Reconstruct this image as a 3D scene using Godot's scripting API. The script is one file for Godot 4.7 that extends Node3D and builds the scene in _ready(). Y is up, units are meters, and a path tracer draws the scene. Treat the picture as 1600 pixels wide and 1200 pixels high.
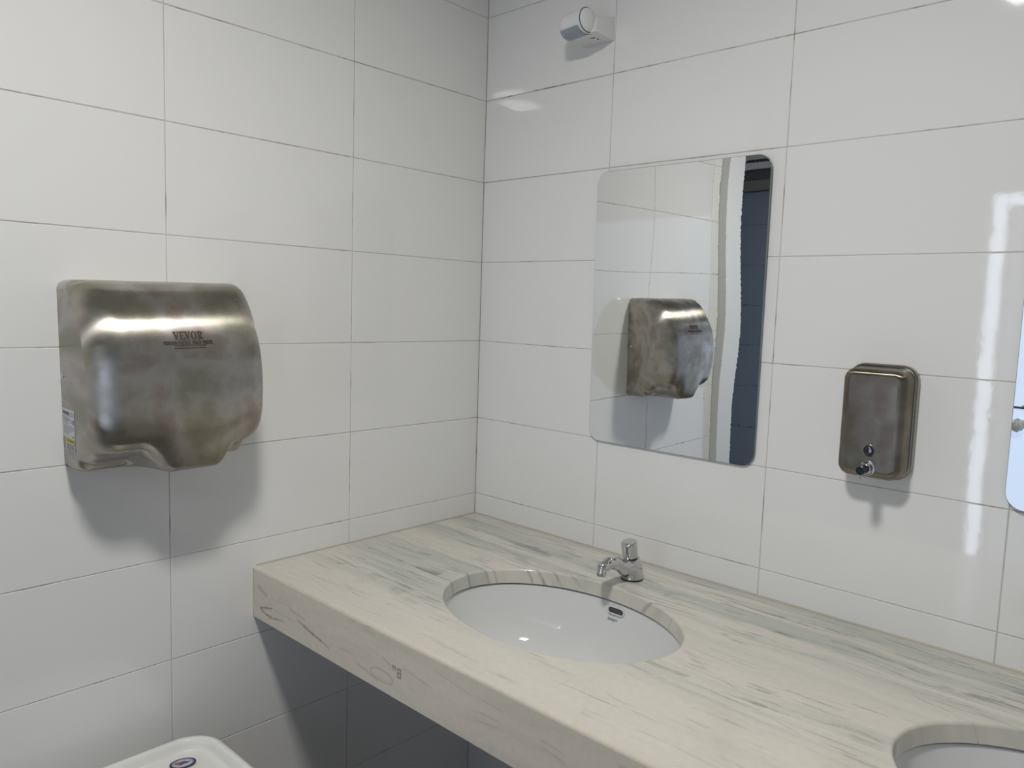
extends Node3D
# A tiled washroom corner: two tiled walls, a marble counter with undermounted basins, hand dryer, mirrors, soap dispenser.
# Units are metres; x runs along the back wall (z = 0), z comes out of it along the left wall (x = 0), y is up.

const COUNTER := 0.85
const ROW := 0.90397          # height of the first tile joint over the counter
const CEIL := 2.30
const FRONT := 3.00           # inner face of the wall opposite the mirrors
const RIGHT := 2.90           # inner face of the wall at the far end of the counter

var taken := {}
var M := {}
var meshes := {}

# ---------------------------------------------------------------- mesh building
class MB:
	var v := PackedVector3Array()
	var n := PackedVector3Array()
	var t := PackedVector2Array()
	var ix := PackedInt32Array()

	func tri(a: int, b: int, c: int) -> void:
		ix.append(a); ix.append(c); ix.append(b)      # a, b, c counter-clockwise from outside; Godot's fronts are clockwise

	func quad(a: Vector3, b: Vector3, c: Vector3, d: Vector3, uv := []) -> void:
		var k := v.size()
		var nn := (b - a).cross(d - a).normalized()
		for p in [a, b, c, d]:
			v.append(p); n.append(nn)
		for i in 4:
			t.append(uv[i] if uv.size() else Vector2(i == 1 or i == 2, i > 1))
		tri(k, k + 1, k + 2); tri(k, k + 2, k + 3)

	# rows of points; the outside is to the side of (next row) x (next column), or the other with flip
	func grid(rows: Array, flip := false, wrap := false, uv: Array = [], fixed := Vector3.ZERO) -> void:
		var k := v.size()
		var h := rows.size()
		var w: int = rows[0].size()
		for i in h:
			for j in w:
				var i0: int = maxi(i - 1, 0)
				var i1: int = mini(i + 1, h - 1)
				var j0: int = (j - 1 + w) % w if wrap else maxi(j - 1, 0)
				var j1: int = (j + 1) % w if wrap else mini(j + 1, w - 1)
				var du: Vector3 = rows[i1][j] - rows[i0][j]
				var dv: Vector3 = rows[i][j1] - rows[i][j0]
				if dv.length() < 1e-7:
					var near := i + 1 if i == 0 else i - 1
					dv = rows[near][j1] - rows[near][j0]
				var nn := du.cross(dv).normalized()
				if fixed != Vector3.ZERO:
					nn = fixed
				elif flip:
					nn = -nn
				v.append(rows[i][j]); n.append(nn)
				t.append(uv[i][j] if uv.size() else Vector2(float(j) / (w - 1), float(i) / (h - 1)))
		for i in h - 1:
			for j in (w if wrap else w - 1):
				var a := k + i * w + j
				var b := k + i * w + (j + 1) % w
				var c := a + w
				var d := b + w
				if flip:
					tri(a, b, d); tri(a, d, c)
				else:
					tri(a, d, b); tri(a, c, d)

	func fan(centre: Vector3, loop: Array, normal: Vector3, flip := false) -> void:
		var k := v.size()
		v.append(centre); n.append(normal); t.append(Vector2(centre.x, centre.y))
		for p in loop:
			v.append(p); n.append(normal); t.append(Vector2(p.x, p.y))
		var w := loop.size()
		for j in w:
			if flip:
				tri(k, k + 1 + (j + 1) % w, k + 1 + j)
			else:
				tri(k, k + 1 + j, k + 1 + (j + 1) % w)

	func mesh() -> ArrayMesh:
		var a := []
		a.resize(Mesh.ARRAY_MAX)
		a[Mesh.ARRAY_VERTEX] = v; a[Mesh.ARRAY_NORMAL] = n; a[Mesh.ARRAY_TEX_UV] = t; a[Mesh.ARRAY_INDEX] = ix
		var m := ArrayMesh.new()
		m.add_surface_from_arrays(Mesh.PRIMITIVE_TRIANGLES, a)
		return m

# box with rounded edges, centred on c
func round_box(b: MB, size: Vector3, r: float, c := Vector3.ZERO, seg := 3) -> void:
	var h := size / 2.0
	var axes := [[0, 1, 2], [1, 2, 0], [2, 0, 1]]
	for ax in axes:
		for s in [1.0, -1.0]:
			var lists := []
			for q in [ax[1], ax[2]]:
				var l := []
				for i in seg + 1:
					l.append(-h[q] + r * (1.0 - cos(PI / 2 * i / seg)) if seg > 1 else -h[q] + r * i)
				for i in seg + 1:
					l.append(h[q] - r * (1.0 - cos(PI / 2 * (seg - i) / seg)) if seg > 1 else h[q] - r * (1 - i))
				lists.append(l)
			var k := b.v.size()
			var w: int = lists[1].size()
			for pu in lists[0]:
				for pv in lists[1]:
					var p := Vector3.ZERO
					p[ax[0]] = s * h[ax[0]]; p[ax[1]] = pu; p[ax[2]] = pv
					var q := p.clamp(-h + Vector3.ONE * r, h - Vector3.ONE * r)
					var dir := (p - q).normalized()
					b.v.append(c + q + dir * r); b.n.append(dir); b.t.append(Vector2(pu, pv))
			for i: int in lists[0].size() - 1:
				for j in w - 1:
					var a := k + i * w + j
					if s > 0:
						b.tri(a, a + w, a + w + 1); b.tri(a, a + w + 1, a + 1)
					else:
						b.tri(a, a + w + 1, a + w); b.tri(a, a + 1, a + w + 1)

# turned shape round +z: profile of (radius, z), counter-clockwise outwards as z grows; a null entry breaks the smoothing
func lathe(b: MB, prof: Array, seg := 32, xf := Transform3D.IDENTITY) -> void:
	var part := []
	for p in prof + [null]:
		if p == null:
			if part.size() > 1:
				var rows := []
				for q in part:
					var row := []
					for j in seg:
						var a := TAU * j / seg
						row.append(xf * Vector3(cos(a) * q.x, sin(a) * q.x, q.y))
					rows.append(row)
				b.grid(rows, true, true)
			part = []
		else:
			part.append(p)

# outline of a rounded rectangle in x, y, counter-clockwise from +z
func round_rect(w: float, h: float, r: float, z: float, inset := 0.0, seg := 8, bow := 0.0) -> Array:
	var out := []
	var hw := w / 2 - inset
	var hh := h / 2 - inset
	var rr := maxf(r - inset, 0.0005)
	for k in 4:
		var cx: float = (hw - rr) * [1, -1, -1, 1][k]
		var cy: float = (hh - rr) * [1, 1, -1, -1][k]
		for i in seg + 1:
			var a := PI / 2 * (k + float(i) / seg)
			out.append(Vector3(cx + rr * cos(a), cy + rr * sin(a), z))
	if bow != 0.0:
		var more := []
		for j in out.size():
			var p: Vector3 = out[j]
			var q: Vector3 = out[(j + 1) % out.size()]
			more.append(p)
			if p.distance_to(q) > 0.02:
				for i in range(1, 8):
					more.append(p.lerp(q, i / 8.0))
		for j in more.size():
			var p: Vector3 = more[j]
			more[j] = Vector3(p.x * (1 + bow * (1 - pow(p.y / hh, 2))), p.y * (1 + bow * (1 - pow(p.x / hw, 2))), p.z)
		return more
	return out

# stack of rounded rectangles, each [z, inset]; null breaks the smoothing; capped in front (and behind)
func pillow(b: MB, w: float, h: float, r: float, rings: Array, cap := true, back := false, seg := 8, bow := 0.0) -> void:
	var rows := []
	var last := []
	for q in rings + [null]:
		if q == null:
			if rows.size() > 1:
				b.grid(rows, true, true)
			if rows.size():
				last = rows[-1]
			rows = [last]
		else:
			var loop := round_rect(w, h, r, q[0], q[1], seg, bow)
			if back and last.is_empty() and rows.is_empty():
				b.fan(Vector3(0, 0, q[0]), loop, Vector3(0, 0, -1), true)
			rows.append(loop)
	if cap:
		b.fan(Vector3(0, 0, last[0].z), last, Vector3(0, 0, 1))

# tube along a path
func tube(b: MB, path: Array, radii: Array, seg := 16, ends := true) -> void:
	var rows := []
	var side := Vector3.ZERO
	for i in path.size():
		var d: Vector3 = (path[mini(i + 1, path.size() - 1)] - path[maxi(i - 1, 0)]).normalized()
		if side == Vector3.ZERO:
			side = d.cross(Vector3.UP if absf(d.y) < 0.9 else Vector3.RIGHT).normalized()
		side = (side - d * side.dot(d)).normalized()
		var up := d.cross(side)
		var row := []
		for j in seg:
			var a := TAU * j / seg
			row.append(path[i] + (side * cos(a) + up * sin(a)) * radii[i])
		rows.append(row)
	b.grid(rows, true, true)
	if ends:
		var d0: Vector3 = (path[0] - path[1]).normalized()
		b.fan(path[0], rows[0], d0, true)
		b.fan(path[-1], rows[-1], (path[-1] - path[-2]).normalized())

# closed surface of a distance field by surface nets
func nets(b: MB, lo: Vector3, hi: Vector3, cell: float, f: Callable) -> void:
	var s := Vector3i(((hi - lo) / cell).ceil()) + Vector3i.ONE
	var d := PackedFloat32Array()
	d.resize(s.x * s.y * s.z)
	var k := 0
	for x in s.x:
		for y in s.y:
			for z in s.z:
				d[k] = f.call(lo + Vector3(x, y, z) * cell)
				k += 1
	var id := {}
	var sy := s.z
	var sx := s.y * s.z
	for x in s.x - 1:
		for y in s.y - 1:
			for z in s.z - 1:
				var o := x * sx + y * sy + z
				var c := [d[o], d[o + 1], d[o + sy], d[o + sy + 1], d[o + sx], d[o + sx + 1], d[o + sx + sy], d[o + sx + sy + 1]]
				var ins := 0
				for q in c:
					if q < 0: ins += 1
				if ins == 0 or ins == 8: continue
				var sum := Vector3.ZERO
				var cnt := 0
				for i in 8:
					for bit in [1, 2, 4]:
						var j: int = i | bit
						if j == i: continue
						if (c[i] < 0) != (c[j] < 0):
							var tt: float = c[i] / (c[i] - c[j])
							var pa := Vector3((i >> 2) & 1, (i >> 1) & 1, i & 1)
							var pb := Vector3((j >> 2) & 1, (j >> 1) & 1, j & 1)
							sum += pa.lerp(pb, tt); cnt += 1
				var p := lo + (Vector3(x, y, z) + sum / cnt) * cell
				var e := cell * 0.3
				var g := Vector3(f.call(p + Vector3(e, 0, 0)) - f.call(p - Vector3(e, 0, 0)), f.call(p + Vector3(0, e, 0)) - f.call(p - Vector3(0, e, 0)), f.call(p + Vector3(0, 0, e)) - f.call(p - Vector3(0, 0, e))).normalized()
				p -= g * f.call(p)
				id[o] = b.v.size()
				b.v.append(p); b.n.append(g); b.t.append(Vector2(p.x, p.y))
	for x in range(1, s.x - 1):
		for y in range(1, s.y - 1):
			for z in range(1, s.z - 1):
				var o := x * sx + y * sy + z
				var step := [sx, sy, 1]
				for ax in 3:
					var a: float = d[o]
					var e: float = d[o + step[ax]]
					if (a < 0) == (e < 0): continue
					var u: int = step[(ax + 1) % 3]
					var w: int = step[(ax + 2) % 3]
					var q := [id[o - u - w], id[o - w], id[o], id[o - u]]
					if a < 0:
						b.tri(q[0], q[1], q[2]); b.tri(q[0], q[2], q[3])
					else:
						b.tri(q[0], q[2], q[1]); b.tri(q[0], q[3], q[2])

func cone_dist(p: Vector3, a: Vector3, b: Vector3, ra: float, rb: float) -> float:
	var ab := b - a
	var h := clampf((p - a).dot(ab) / ab.length_squared(), 0, 1)
	return (p - a - ab * h).length() - lerpf(ra, rb, h)

func smin(a: float, b: float, k: float) -> float:
	var h := maxf(k - absf(a - b), 0.0) / k
	return minf(a, b) - h * h * k * 0.25

# ---------------------------------------------------------------- nodes
func numbered(called: String, parent: Node) -> String:
	var key := str(parent.get_instance_id()) + called
	var k: int = taken.get(key, 0)
	taken[key] = k + 1
	return called if k == 0 else "%s_%03d" % [called, k]

func obj(called: String, m, mat: Material, parent: Node = self, xf := Transform3D.IDENTITY) -> MeshInstance3D:
	var o := MeshInstance3D.new()
	o.mesh = m.mesh() if m is MB else m
	o.name = numbered(called, parent)
	o.material_override = mat
	for i in o.mesh.get_surface_count():
		o.set_surface_override_material(i, mat)
	o.material_override = null
	o.transform = xf
	parent.add_child(o, true)
	return o

func thing(called: String, label: String, category: String, at := Transform3D.IDENTITY, group := "") -> Node3D:
	var o := Node3D.new()
	o.name = numbered(called, self)
	o.transform = at
	add_child(o, true)
	return tag(o, label, category, group)

func tag(o: Node3D, label: String, category: String, group := "", kind := "") -> Node3D:
	o.set_meta("label", label); o.set_meta("category", category)
	if group: o.set_meta("group", group)
	if kind: o.set_meta("kind", kind)
	return o

func at(x: float, y: float, z: float) -> Transform3D:
	return Transform3D(Basis(), Vector3(x, y, z))

func facing(x_axis: Vector3, z_axis: Vector3, o: Vector3) -> Transform3D:
	var z := z_axis.normalized()
	var y := z.cross(x_axis).normalized()
	return Transform3D(Basis(y.cross(z), y, z), o)

func slab_box(called: String, lo: Vector3, hi: Vector3, mat: Material, label: String, category: String) -> MeshInstance3D:
	var b := MB.new()
	round_box(b, hi - lo, 0.001, Vector3.ZERO, 1)
	var o := obj(called, b, mat, self, Transform3D(Basis(), (lo + hi) / 2))
	tag(o, label, category, "", "structure")
	return o

func lettering(text: String, height: float, font: String, weight: int, width := 0.0) -> TextMesh:
	var f := SystemFont.new()
	f.font_names = PackedStringArray([font])
	f.font_weight = weight
	var m := TextMesh.new()
	var bold := FontVariation.new()
	bold.base_font = f
	bold.variation_embolden = 0.0
	m.font = bold; m.text = text; m.font_size = 64
	m.depth = 0.0002
	m.pixel_size = height / 46.0
	m.curve_step = 2.0
	if width > 0.0:
		m.pixel_size *= width / maxf(m.get_aabb().size.x, 1e-6)
	return m

# ---------------------------------------------------------------- materials
func mat(called: String, color: Color, rough: float, metal := 0.0) -> StandardMaterial3D:
	var m := StandardMaterial3D.new()
	m.resource_name = called
	m.albedo_color = color; m.roughness = rough; m.metallic = metal
	M[called] = m
	return m

func noise_tex(freq: float, size: int, seed_: int, octaves := 3, normal := false, ramp: Gradient = null, bump := 8.0) -> NoiseTexture2D:
	var n := FastNoiseLite.new()
	n.noise_type = FastNoiseLite.TYPE_SIMPLEX_SMOOTH
	n.seed = seed_; n.frequency = freq; n.fractal_octaves = octaves
	var t := NoiseTexture2D.new()
	t.width = size; t.height = size; t.seamless = true; t.noise = n
	t.as_normal_map = normal; t.bump_strength = bump
	if ramp: t.color_ramp = ramp
	return t

func ramp(points: Array) -> Gradient:
	var g := Gradient.new()
	g.offsets = PackedFloat32Array(points.map(func(p): return p[0]))
	g.colors = PackedColorArray(points.map(func(p): return p[1]))
	return g

func c8(r: int, g: int, b: int) -> Color:
	return Color(r / 255.0, g / 255.0, b / 255.0)

func make_materials() -> void:
	var m := mat("white_tile", c8(230, 229, 226), 0.04)
	m.normal_enabled = true; m.normal_texture = noise_tex(0.022, 512, 4, 4, true, null, 6.0); m.normal_scale = 0.006
	m.uv1_triplanar = true; m.uv1_world_triplanar = true; m.uv1_scale = Vector3.ONE * 3.1
	m = mat("grout", Color.WHITE, 0.9)
	m.albedo_texture = noise_tex(0.012, 512, 9, 4, false, ramp([[0.0, c8(120, 96, 80)], [0.16, c8(150, 134, 120)], [0.34, c8(190, 184, 176)], [1.0, c8(206, 203, 198)]]))
	m.uv1_triplanar = true; m.uv1_world_triplanar = true; m.uv1_scale = Vector3.ONE * 1.7
	m = mat("blue_tile", c8(134, 146, 164), 0.12)
	m = mat("white_paint", c8(226, 226, 224), 0.5)
	m = mat("ceiling_paint", c8(235, 234, 230), 0.8)
	m = mat("grey_paint", c8(128, 128, 124), 0.6)
	m = mat("warm_paint", c8(150, 146, 138), 0.5)
	m = mat("dark_paint", c8(96, 99, 106), 0.6)
	m = mat("floor_tile", c8(118, 114, 108), 0.35)
	# stained brushed steel: blotches of colour and of gloss over fine horizontal brushing
	m = mat("steel", Color.WHITE, 1.0, 1.0)
	m.albedo_texture = noise_tex(0.007, 512, 31, 5, false, ramp([[0.0, c8(150, 145, 128)], [0.3, c8(164, 160, 146)], [0.45, c8(178, 172, 163)], [0.6, c8(186, 182, 175)], [0.75, c8(176, 164, 157)], [1.0, c8(160, 156, 140)]]))
	m.roughness_texture = noise_tex(0.009, 512, 77, 4, false, ramp([[0.0, Color(0.23, 0.23, 0.23)], [0.5, Color(0.28, 0.28, 0.28)], [1.0, Color(0.35, 0.35, 0.35)]]))
	m.roughness_texture_channel = BaseMaterial3D.TEXTURE_CHANNEL_RED
	m.anisotropy_enabled = true; m.anisotropy = 1.0
	m.uv1_scale = Vector3(2.2, 2.2, 1)
	var dull := m.duplicate() as StandardMaterial3D       # soap dispenser's steel: tarnished, and darkened to stand for a dark reflection
	dull.resource_name = "tarnish_reflection_steel"
	dull.albedo_color = c8(196, 191, 182)
	M["tarnish_reflection_steel"] = dull
	m = mat("steel_rim", c8(150, 145, 134), 0.18, 1.0)
	m = mat("chrome", c8(205, 205, 206), 0.05, 1.0)
	m = mat("dark_chrome", c8(120, 120, 134), 0.15, 1.0)
	m = mat("mirror_silver", c8(238, 240, 240), 0.0, 1.0)
	m.normal_enabled = true; m.normal_texture = noise_tex(0.006, 512, 21, 1, true, null, 24.0); m.normal_scale = 0.012
	m = mat("glass_edge", c8(120, 132, 128), 0.15)
	m = mat("black_rubber", c8(22, 22, 22), 0.5)
	m = mat("print", c8(62, 54, 46), 0.6)
	m = mat("porcelain", c8(222, 223, 222), 0.06)
	m = mat("gap_shade", c8(70, 70, 70), 0.5)  # stands for shade inside the overflow slot and the sensor's gap
	m = mat("blue_print", c8(96, 132, 160), 0.5)
	m = mat("white_plastic", c8(232, 231, 226), 0.3)
	m = mat("sensor_plastic", c8(226, 226, 224), 0.35)
	m = mat("lens", c8(150, 160, 170), 0.25)
	m = mat("lettering_grey", c8(90, 88, 86), 0.6)
	m = mat("sealant", c8(186, 178, 162), 0.5)
	m = mat("label_paper", Color.WHITE, 0.45)
	m.albedo_texture = label_image()
	m = mat("sticker", Color.WHITE, 0.35)
	m.albedo_texture = sticker_image()
	m = mat("door_blue", c8(196, 208, 224), 0.3)
	m = mat("lamp_glow", c8(250, 250, 245), 0.5)
	m.emission_enabled = true; m.emission = c8(255, 252, 244); m.emission_energy_multiplier = 3.0
	m = mat("window_glow", c8(240, 246, 255), 0.4)
	m.emission_enabled = true; m.emission = c8(232, 242, 255); m.emission_energy_multiplier = 1.2
	m = mat("door_glow", c8(200, 212, 228), 0.35)  # glow added to the door leaf, standing for daylight on it
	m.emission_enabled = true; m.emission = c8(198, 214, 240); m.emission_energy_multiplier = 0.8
	m = mat("marble", Color.WHITE, 0.16)
	m.albedo_texture = marble_image(2048, 640, false)
	m = mat("marble_front", Color.WHITE, 0.2)
	m.albedo_texture = marble_image(2048, 128, true)

# the paper label on the side of the dryer: maker's name, rows of small print, marks, a yellow patch and a barcode block
func label_image() -> ImageTexture:
	var im := Image.create(128, 288, false, Image.FORMAT_RGB8)
	im.fill(c8(206, 206, 208))
	var ink := c8(70, 70, 74)
	var rng := RandomNumberGenerator.new()
	rng.seed = 5
	for row in [[58, 60, 5], [70, 60, 6], [80, 56, 5], [92, 46, 4], [104, 54, 4], [118, 94, 4], [128, 108, 4], [138, 108, 4], [148, 90, 4], [158, 70, 4], [168, 46, 4], [178, 40, 4]]:
		var x := 8
		while x < 8 + row[1]:
			var w := rng.randi_range(5, 16)
			im.fill_rect(Rect2i(x, row[0], mini(w, 118 - x), row[2]), ink)
			x += w + 3
	for k in 3:
		im.fill_rect(Rect2i(76 + 16 * k, 22, 10, 3), ink)
		im.fill_rect(Rect2i(76 + 16 * k, 22, 2, 26), ink)
		im.fill_rect(Rect2i(84 + 16 * k, 22, 2, 26), ink)
		im.fill_rect(Rect2i(76 + 16 * k, 46, 10, 3), ink)
	for y in 34:                                   # two open rings and a bin
		for x in 34:
			for c in [80, 96]:
				var d := Vector2(x - 17, y - 17)
				if absf(d.length() - 9.0) < 1.6 and d.x < 4:
					im.set_pixel(mini(c + x - 12, 127), 68 + y, ink)
	im.fill_rect(Rect2i(108, 70, 12, 22), ink)
	im.fill_rect(Rect2i(106, 94, 16, 4), ink)
	im.fill_rect(Rect2i(96, 184, 22, 8), ink)
	im.fill_rect(Rect2i(0, 202, 128, 86), c8(150, 146, 134))
	im.fill_rect(Rect2i(24, 202, 100, 38), c8(190, 178, 62))
	im.fill_rect(Rect2i(44, 212, 10, 18), c8(120, 110, 30))
	im.fill_rect(Rect2i(60, 216, 50, 12), c8(108, 98, 28))
	im.fill_rect(Rect2i(24, 244, 100, 40), c8(206, 206, 210))
	for k in 3:
		im.fill_rect(Rect2i(30, 248 + 12 * k, 88, 7), c8(66, 66, 84))
	return ImageTexture.create_from_image(im)

# oval sticker on the bin lid: a dark blue ring, a red patch and a blue figure
func sticker_image() -> ImageTexture:
	var w := 256
	var h := 160
	var im := Image.create(w, h, false, Image.FORMAT_RGB8)
	for y in h:
		for x in w:
			var p := Vector2((x + 0.5) / w * 2 - 1, (y + 0.5) / h * 2 - 1)
			var r := p.length()
			var c := c8(190, 190, 196)
			if r > 0.82: c = c8(24, 20, 78)
			elif r > 0.76: c = c8(200, 198, 208)
			elif r > 0.72: c = c8(60, 56, 100)
			else:
				if p.x > -0.62 and p.x < 0.12 and p.y > -0.36 and p.y < 0.02 - 0.1 * p.x:
					c = c8(158, 84, 76)
				if p.x > -0.02 and p.x < 0.14 and p.y > -0.36 and p.y < -0.2:
					c = c8(92, 48, 24)
				for s in [[-0.45, 0.18, 0.3, -0.02, 0.05], [-0.3, 0.34, 0.3, 0.02, 0.06], [0.1, -0.34, 0.36, 0.0, 0.07], [0.3, 0.0, 0.55, -0.14, 0.055], [-0.1, 0.12, 0.35, 0.0, 0.12]]:
					var a := Vector2(s[0], s[1])
					var b := Vector2(s[2], s[3])
					var k := clampf((p - a).dot(b - a) / (b - a).length_squared(), 0, 1)
					if (p - a.lerp(b, k)).length() < s[4]:
						c = c8(28, 34, 112)
			im.set_pixel(x, y, c)
	return ImageTexture.create_from_image(im)

func bytes(w: int, h: int, freq: float, seed_: int, octaves: int, gain := 0.5) -> PackedByteArray:
	var n := FastNoiseLite.new()
	n.noise_type = FastNoiseLite.TYPE_SIMPLEX_SMOOTH
	n.seed = seed_; n.frequency = freq; n.fractal_octaves = octaves; n.fractal_gain = gain
	var im := n.get_image(w, h)
	im.convert(Image.FORMAT_L8)
	return im.get_data()

# cream marble with long grey-green veins along the counter; 2.05 m over the width, 0.64 m over the height (0.128 m for the front)
func marble_image(w: int, h: int, front: bool) -> ImageTexture:
	var sw := w / 16
	var cloud := Image.create_from_data(sw, h, false, Image.FORMAT_L8, bytes(sw, h, 0.011, 3, 4))
	cloud.resize(w, h, Image.INTERPOLATE_CUBIC)
	var streak := Image.create_from_data(sw / 2, h, false, Image.FORMAT_L8, bytes(sw / 2, h, 0.035, 17 + int(front), 4, 0.6))
	streak.resize(w, h, Image.INTERPOLATE_CUBIC)
	var vein := Image.create_from_data(sw / 2, h, false, Image.FORMAT_L8, bytes(sw / 2, h, 0.02, 29 + int(front), 3))
	vein.resize(w, h, Image.INTERPOLATE_CUBIC)
	var mask := bytes(w, h, 0.009, 41 + int(front), 3)
	var warp := bytes(w, h, 0.004, 53, 3)
	var fine := bytes(w, h, 0.06, 61, 2)
	var cl := cloud.get_data()
	var st := streak.get_data()
	var ve := vein.get_data()
	var out := PackedByteArray()
	out.resize(w * h * 3)
	for y in h:
		var fz := 0.64 * y / h
		for x in w:
			var fx := 2.05 * x / w
			var i := y * w + x
			var yy := clampi(y + (warp[i] - 128) / 11 - int(fx * 5.0 - 4.0), 0, h - 1)
			var k := yy * w + x
			var c := cl[k] / 255.0
			var s := st[k] / 255.0
			var g := mask[i] / 255.0
			# how veined the stone is here: towards the wall, and in a band left of the first basin
			var where := 0.18
			if not front:
				where = 0.15 + 0.75 * smoothstep(0.30, 0.06, fz) + 0.75 * exp(-pow((fx - 0.22) / 0.22, 2) - pow((fz - 0.38) / 0.13, 2)) + 0.4 * exp(-pow((fx - 0.95) / 0.25, 2) - pow((fz - 0.40) / 0.06, 2))
			var grey := where * clampf((c - 0.34) * 2.6, 0, 1) * 0.55 + where * clampf((s - 0.5) * 3.2, 0, 1) * 0.38
			var ridge := 1.0 - absf(ve[k] / 127.5 - 1.0) * 5.0
			var dark := 0.0
			if ridge > 0:
				dark = ridge * ridge * clampf((g - 0.48) * 5.0, 0, 1) * minf(where * 0.8 + 0.1, 0.75)
			var f := (fine[i] - 128) / 128.0 * 0.012
			var r := 0.838 + f - grey * 0.225 - dark * 0.31
			var gg := 0.815 + f - grey * 0.165 - dark * 0.28
			var b := 0.768 + f - grey * 0.145 - dark * 0.25
			if front:
				r += 0.006; gg -= 0.012; b -= 0.030
			out[i * 3] = int(clampf(r, 0, 1) * 255)
			out[i * 3 + 1] = int(clampf(gg, 0, 1) * 255)
			out[i * 3 + 2] = int(clampf(b, 0, 1) * 255)
	var im := Image.create_from_data(w, h, false, Image.FORMAT_RGB8, out)
	if front:
		for s in [[0.030, 0.771, 0.05, 0.7765, 2.6, 0.4], [0.05, 0.7765, 0.072, 0.781, 2.0, 0.5], [0.027, 0.771, 0.036, 0.766, 2.4, 0.4], [0.036, 0.766, 0.052, 0.7625, 2.0, 0.45], [0.052, 0.7625, 0.070, 0.7635, 2.6, 0.4], [0.06, 0.7585, 0.090, 0.765, 1.6, 0.35], [0.082, 0.764, 0.115, 0.769, 2.4, 0.2], [0.168, 0.7865, 0.190, 0.782, 2.2, 0.3], [0.190, 0.782, 0.219, 0.776, 3.0, 0.42], [0.219, 0.776, 0.245, 0.772, 2.6, 0.42], [0.245, 0.772, 0.272, 0.766, 2.0, 0.3], [0.14, 0.80, 0.19, 0.795, 2.5, 0.15], [0.36, 0.769, 0.415, 0.758, 1.6, 0.2], [0.43, 0.803, 0.452, 0.797, 1.6, 0.2], [0.02, 0.812, 0.05, 0.803, 5.0, 0.2]]:
			stroke(im, Vector2(s[0] / 2.05, (COUNTER - s[1]) / 0.128), Vector2(s[2] / 2.05, (COUNTER - s[3]) / 0.128), s[4], s[5], c8(86, 74, 66))
		# a worn dark stamp and a faint oval one
		for s in [[0.457, 0.7985, 0.457, 0.793], [0.457, 0.7985, 0.463, 0.7985], [0.463, 0.7985, 0.463, 0.793], [0.470, 0.798, 0.470, 0.784], [0.470, 0.798, 0.477, 0.798], [0.477, 0.798, 0.477, 0.784], [0.470, 0.784, 0.477, 0.784], [0.470, 0.791, 0.477, 0.791]]:
			stroke(im, Vector2(s[0] / 2.05, (COUNTER - s[1]) / 0.128), Vector2(s[2] / 2.05, (COUNTER - s[3]) / 0.128), 1.5, 0.5, c8(60, 54, 50))
		for k in 40:
			var a := TAU * k / 40
			var e := TAU * (k + 1) / 40
			stroke(im, Vector2((0.427 + 0.030 * cos(a)) / 2.05, (COUNTER - 0.771 + 0.010 * sin(a)) / 0.128), Vector2((0.427 + 0.030 * cos(e)) / 2.05, (COUNTER - 0.771 + 0.010 * sin(e)) / 0.128), 2.0, 0.12, c8(150, 96, 84))
	else:
		for path in [
			[1.1, 0.36, 0.699, 0.185, 0.761, 0.178, 0.84, 0.186, 0.917, 0.19, 0.975, 0.187, 1.035, 0.187, 1.105, 0.201, 1.169, 0.215, 1.229, 0.236, 1.30, 0.25],
			[1.2, 0.4, 0.014, 0.45, 0.05, 0.45, 0.127, 0.464],
			[1.3, 0.34, 0.05, 0.488, 0.094, 0.489, 0.143, 0.475, 0.223, 0.471, 0.307, 0.474, 0.377, 0.454],
			[2.2, 0.3, 0.016, 0.357, 0.10, 0.352, 0.159, 0.352, 0.224, 0.354, 0.312, 0.344],
			[1.0, 0.3, 0.073, 0.253, 0.161, 0.241, 0.263, 0.26], [1.2, 0.34, 0.18, 0.21, 0.238, 0.197, 0.327, 0.206, 0.439, 0.19],
			[1.2, 0.22, 0.10, 0.30, 0.214, 0.292, 0.319, 0.297, 0.38, 0.291], [1.0, 0.2, 0.128, 0.60, 0.216, 0.61, 0.335, 0.60, 0.459, 0.595, 0.54, 0.588],
			[1.2, 0.22, 0.135, 0.57, 0.209, 0.567, 0.289, 0.552], [1.4, 0.3, 0.817, 0.366, 0.864, 0.369, 0.915, 0.374, 0.963, 0.379, 1.008, 0.383],
			[1.8, 0.34, 1.04, 0.382, 1.085, 0.375, 1.129, 0.373, 1.149, 0.374], [1.0, 0.22, 0.817, 0.338, 0.876, 0.341, 0.967, 0.334, 1.049, 0.327],
			[1.2, 0.2, 0.824, 0.441, 0.908, 0.437, 1.007, 0.421, 1.105, 0.44], [3.0, 0.16, 0.924, 0.116, 1.005, 0.102, 1.096, 0.106, 1.17, 0.118, 1.256, 0.136, 1.4, 0.15],
			[1.4, 0.25, 1.05, 0.03, 1.143, 0.039, 1.207, 0.049, 1.3, 0.056], [5.0, 0.12, 0.85, 0.356, 0.875, 0.356], [4.0, 0.14, 0.825, 0.216, 0.838, 0.214],
			[1.0, 0.25, 0.02, 0.585, 0.06, 0.575], [1.2, 0.2, 0.30, 0.12, 0.45, 0.11, 0.62, 0.13], [1.0, 0.2, 0.6, 0.06, 0.785, 0.077]]:
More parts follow.
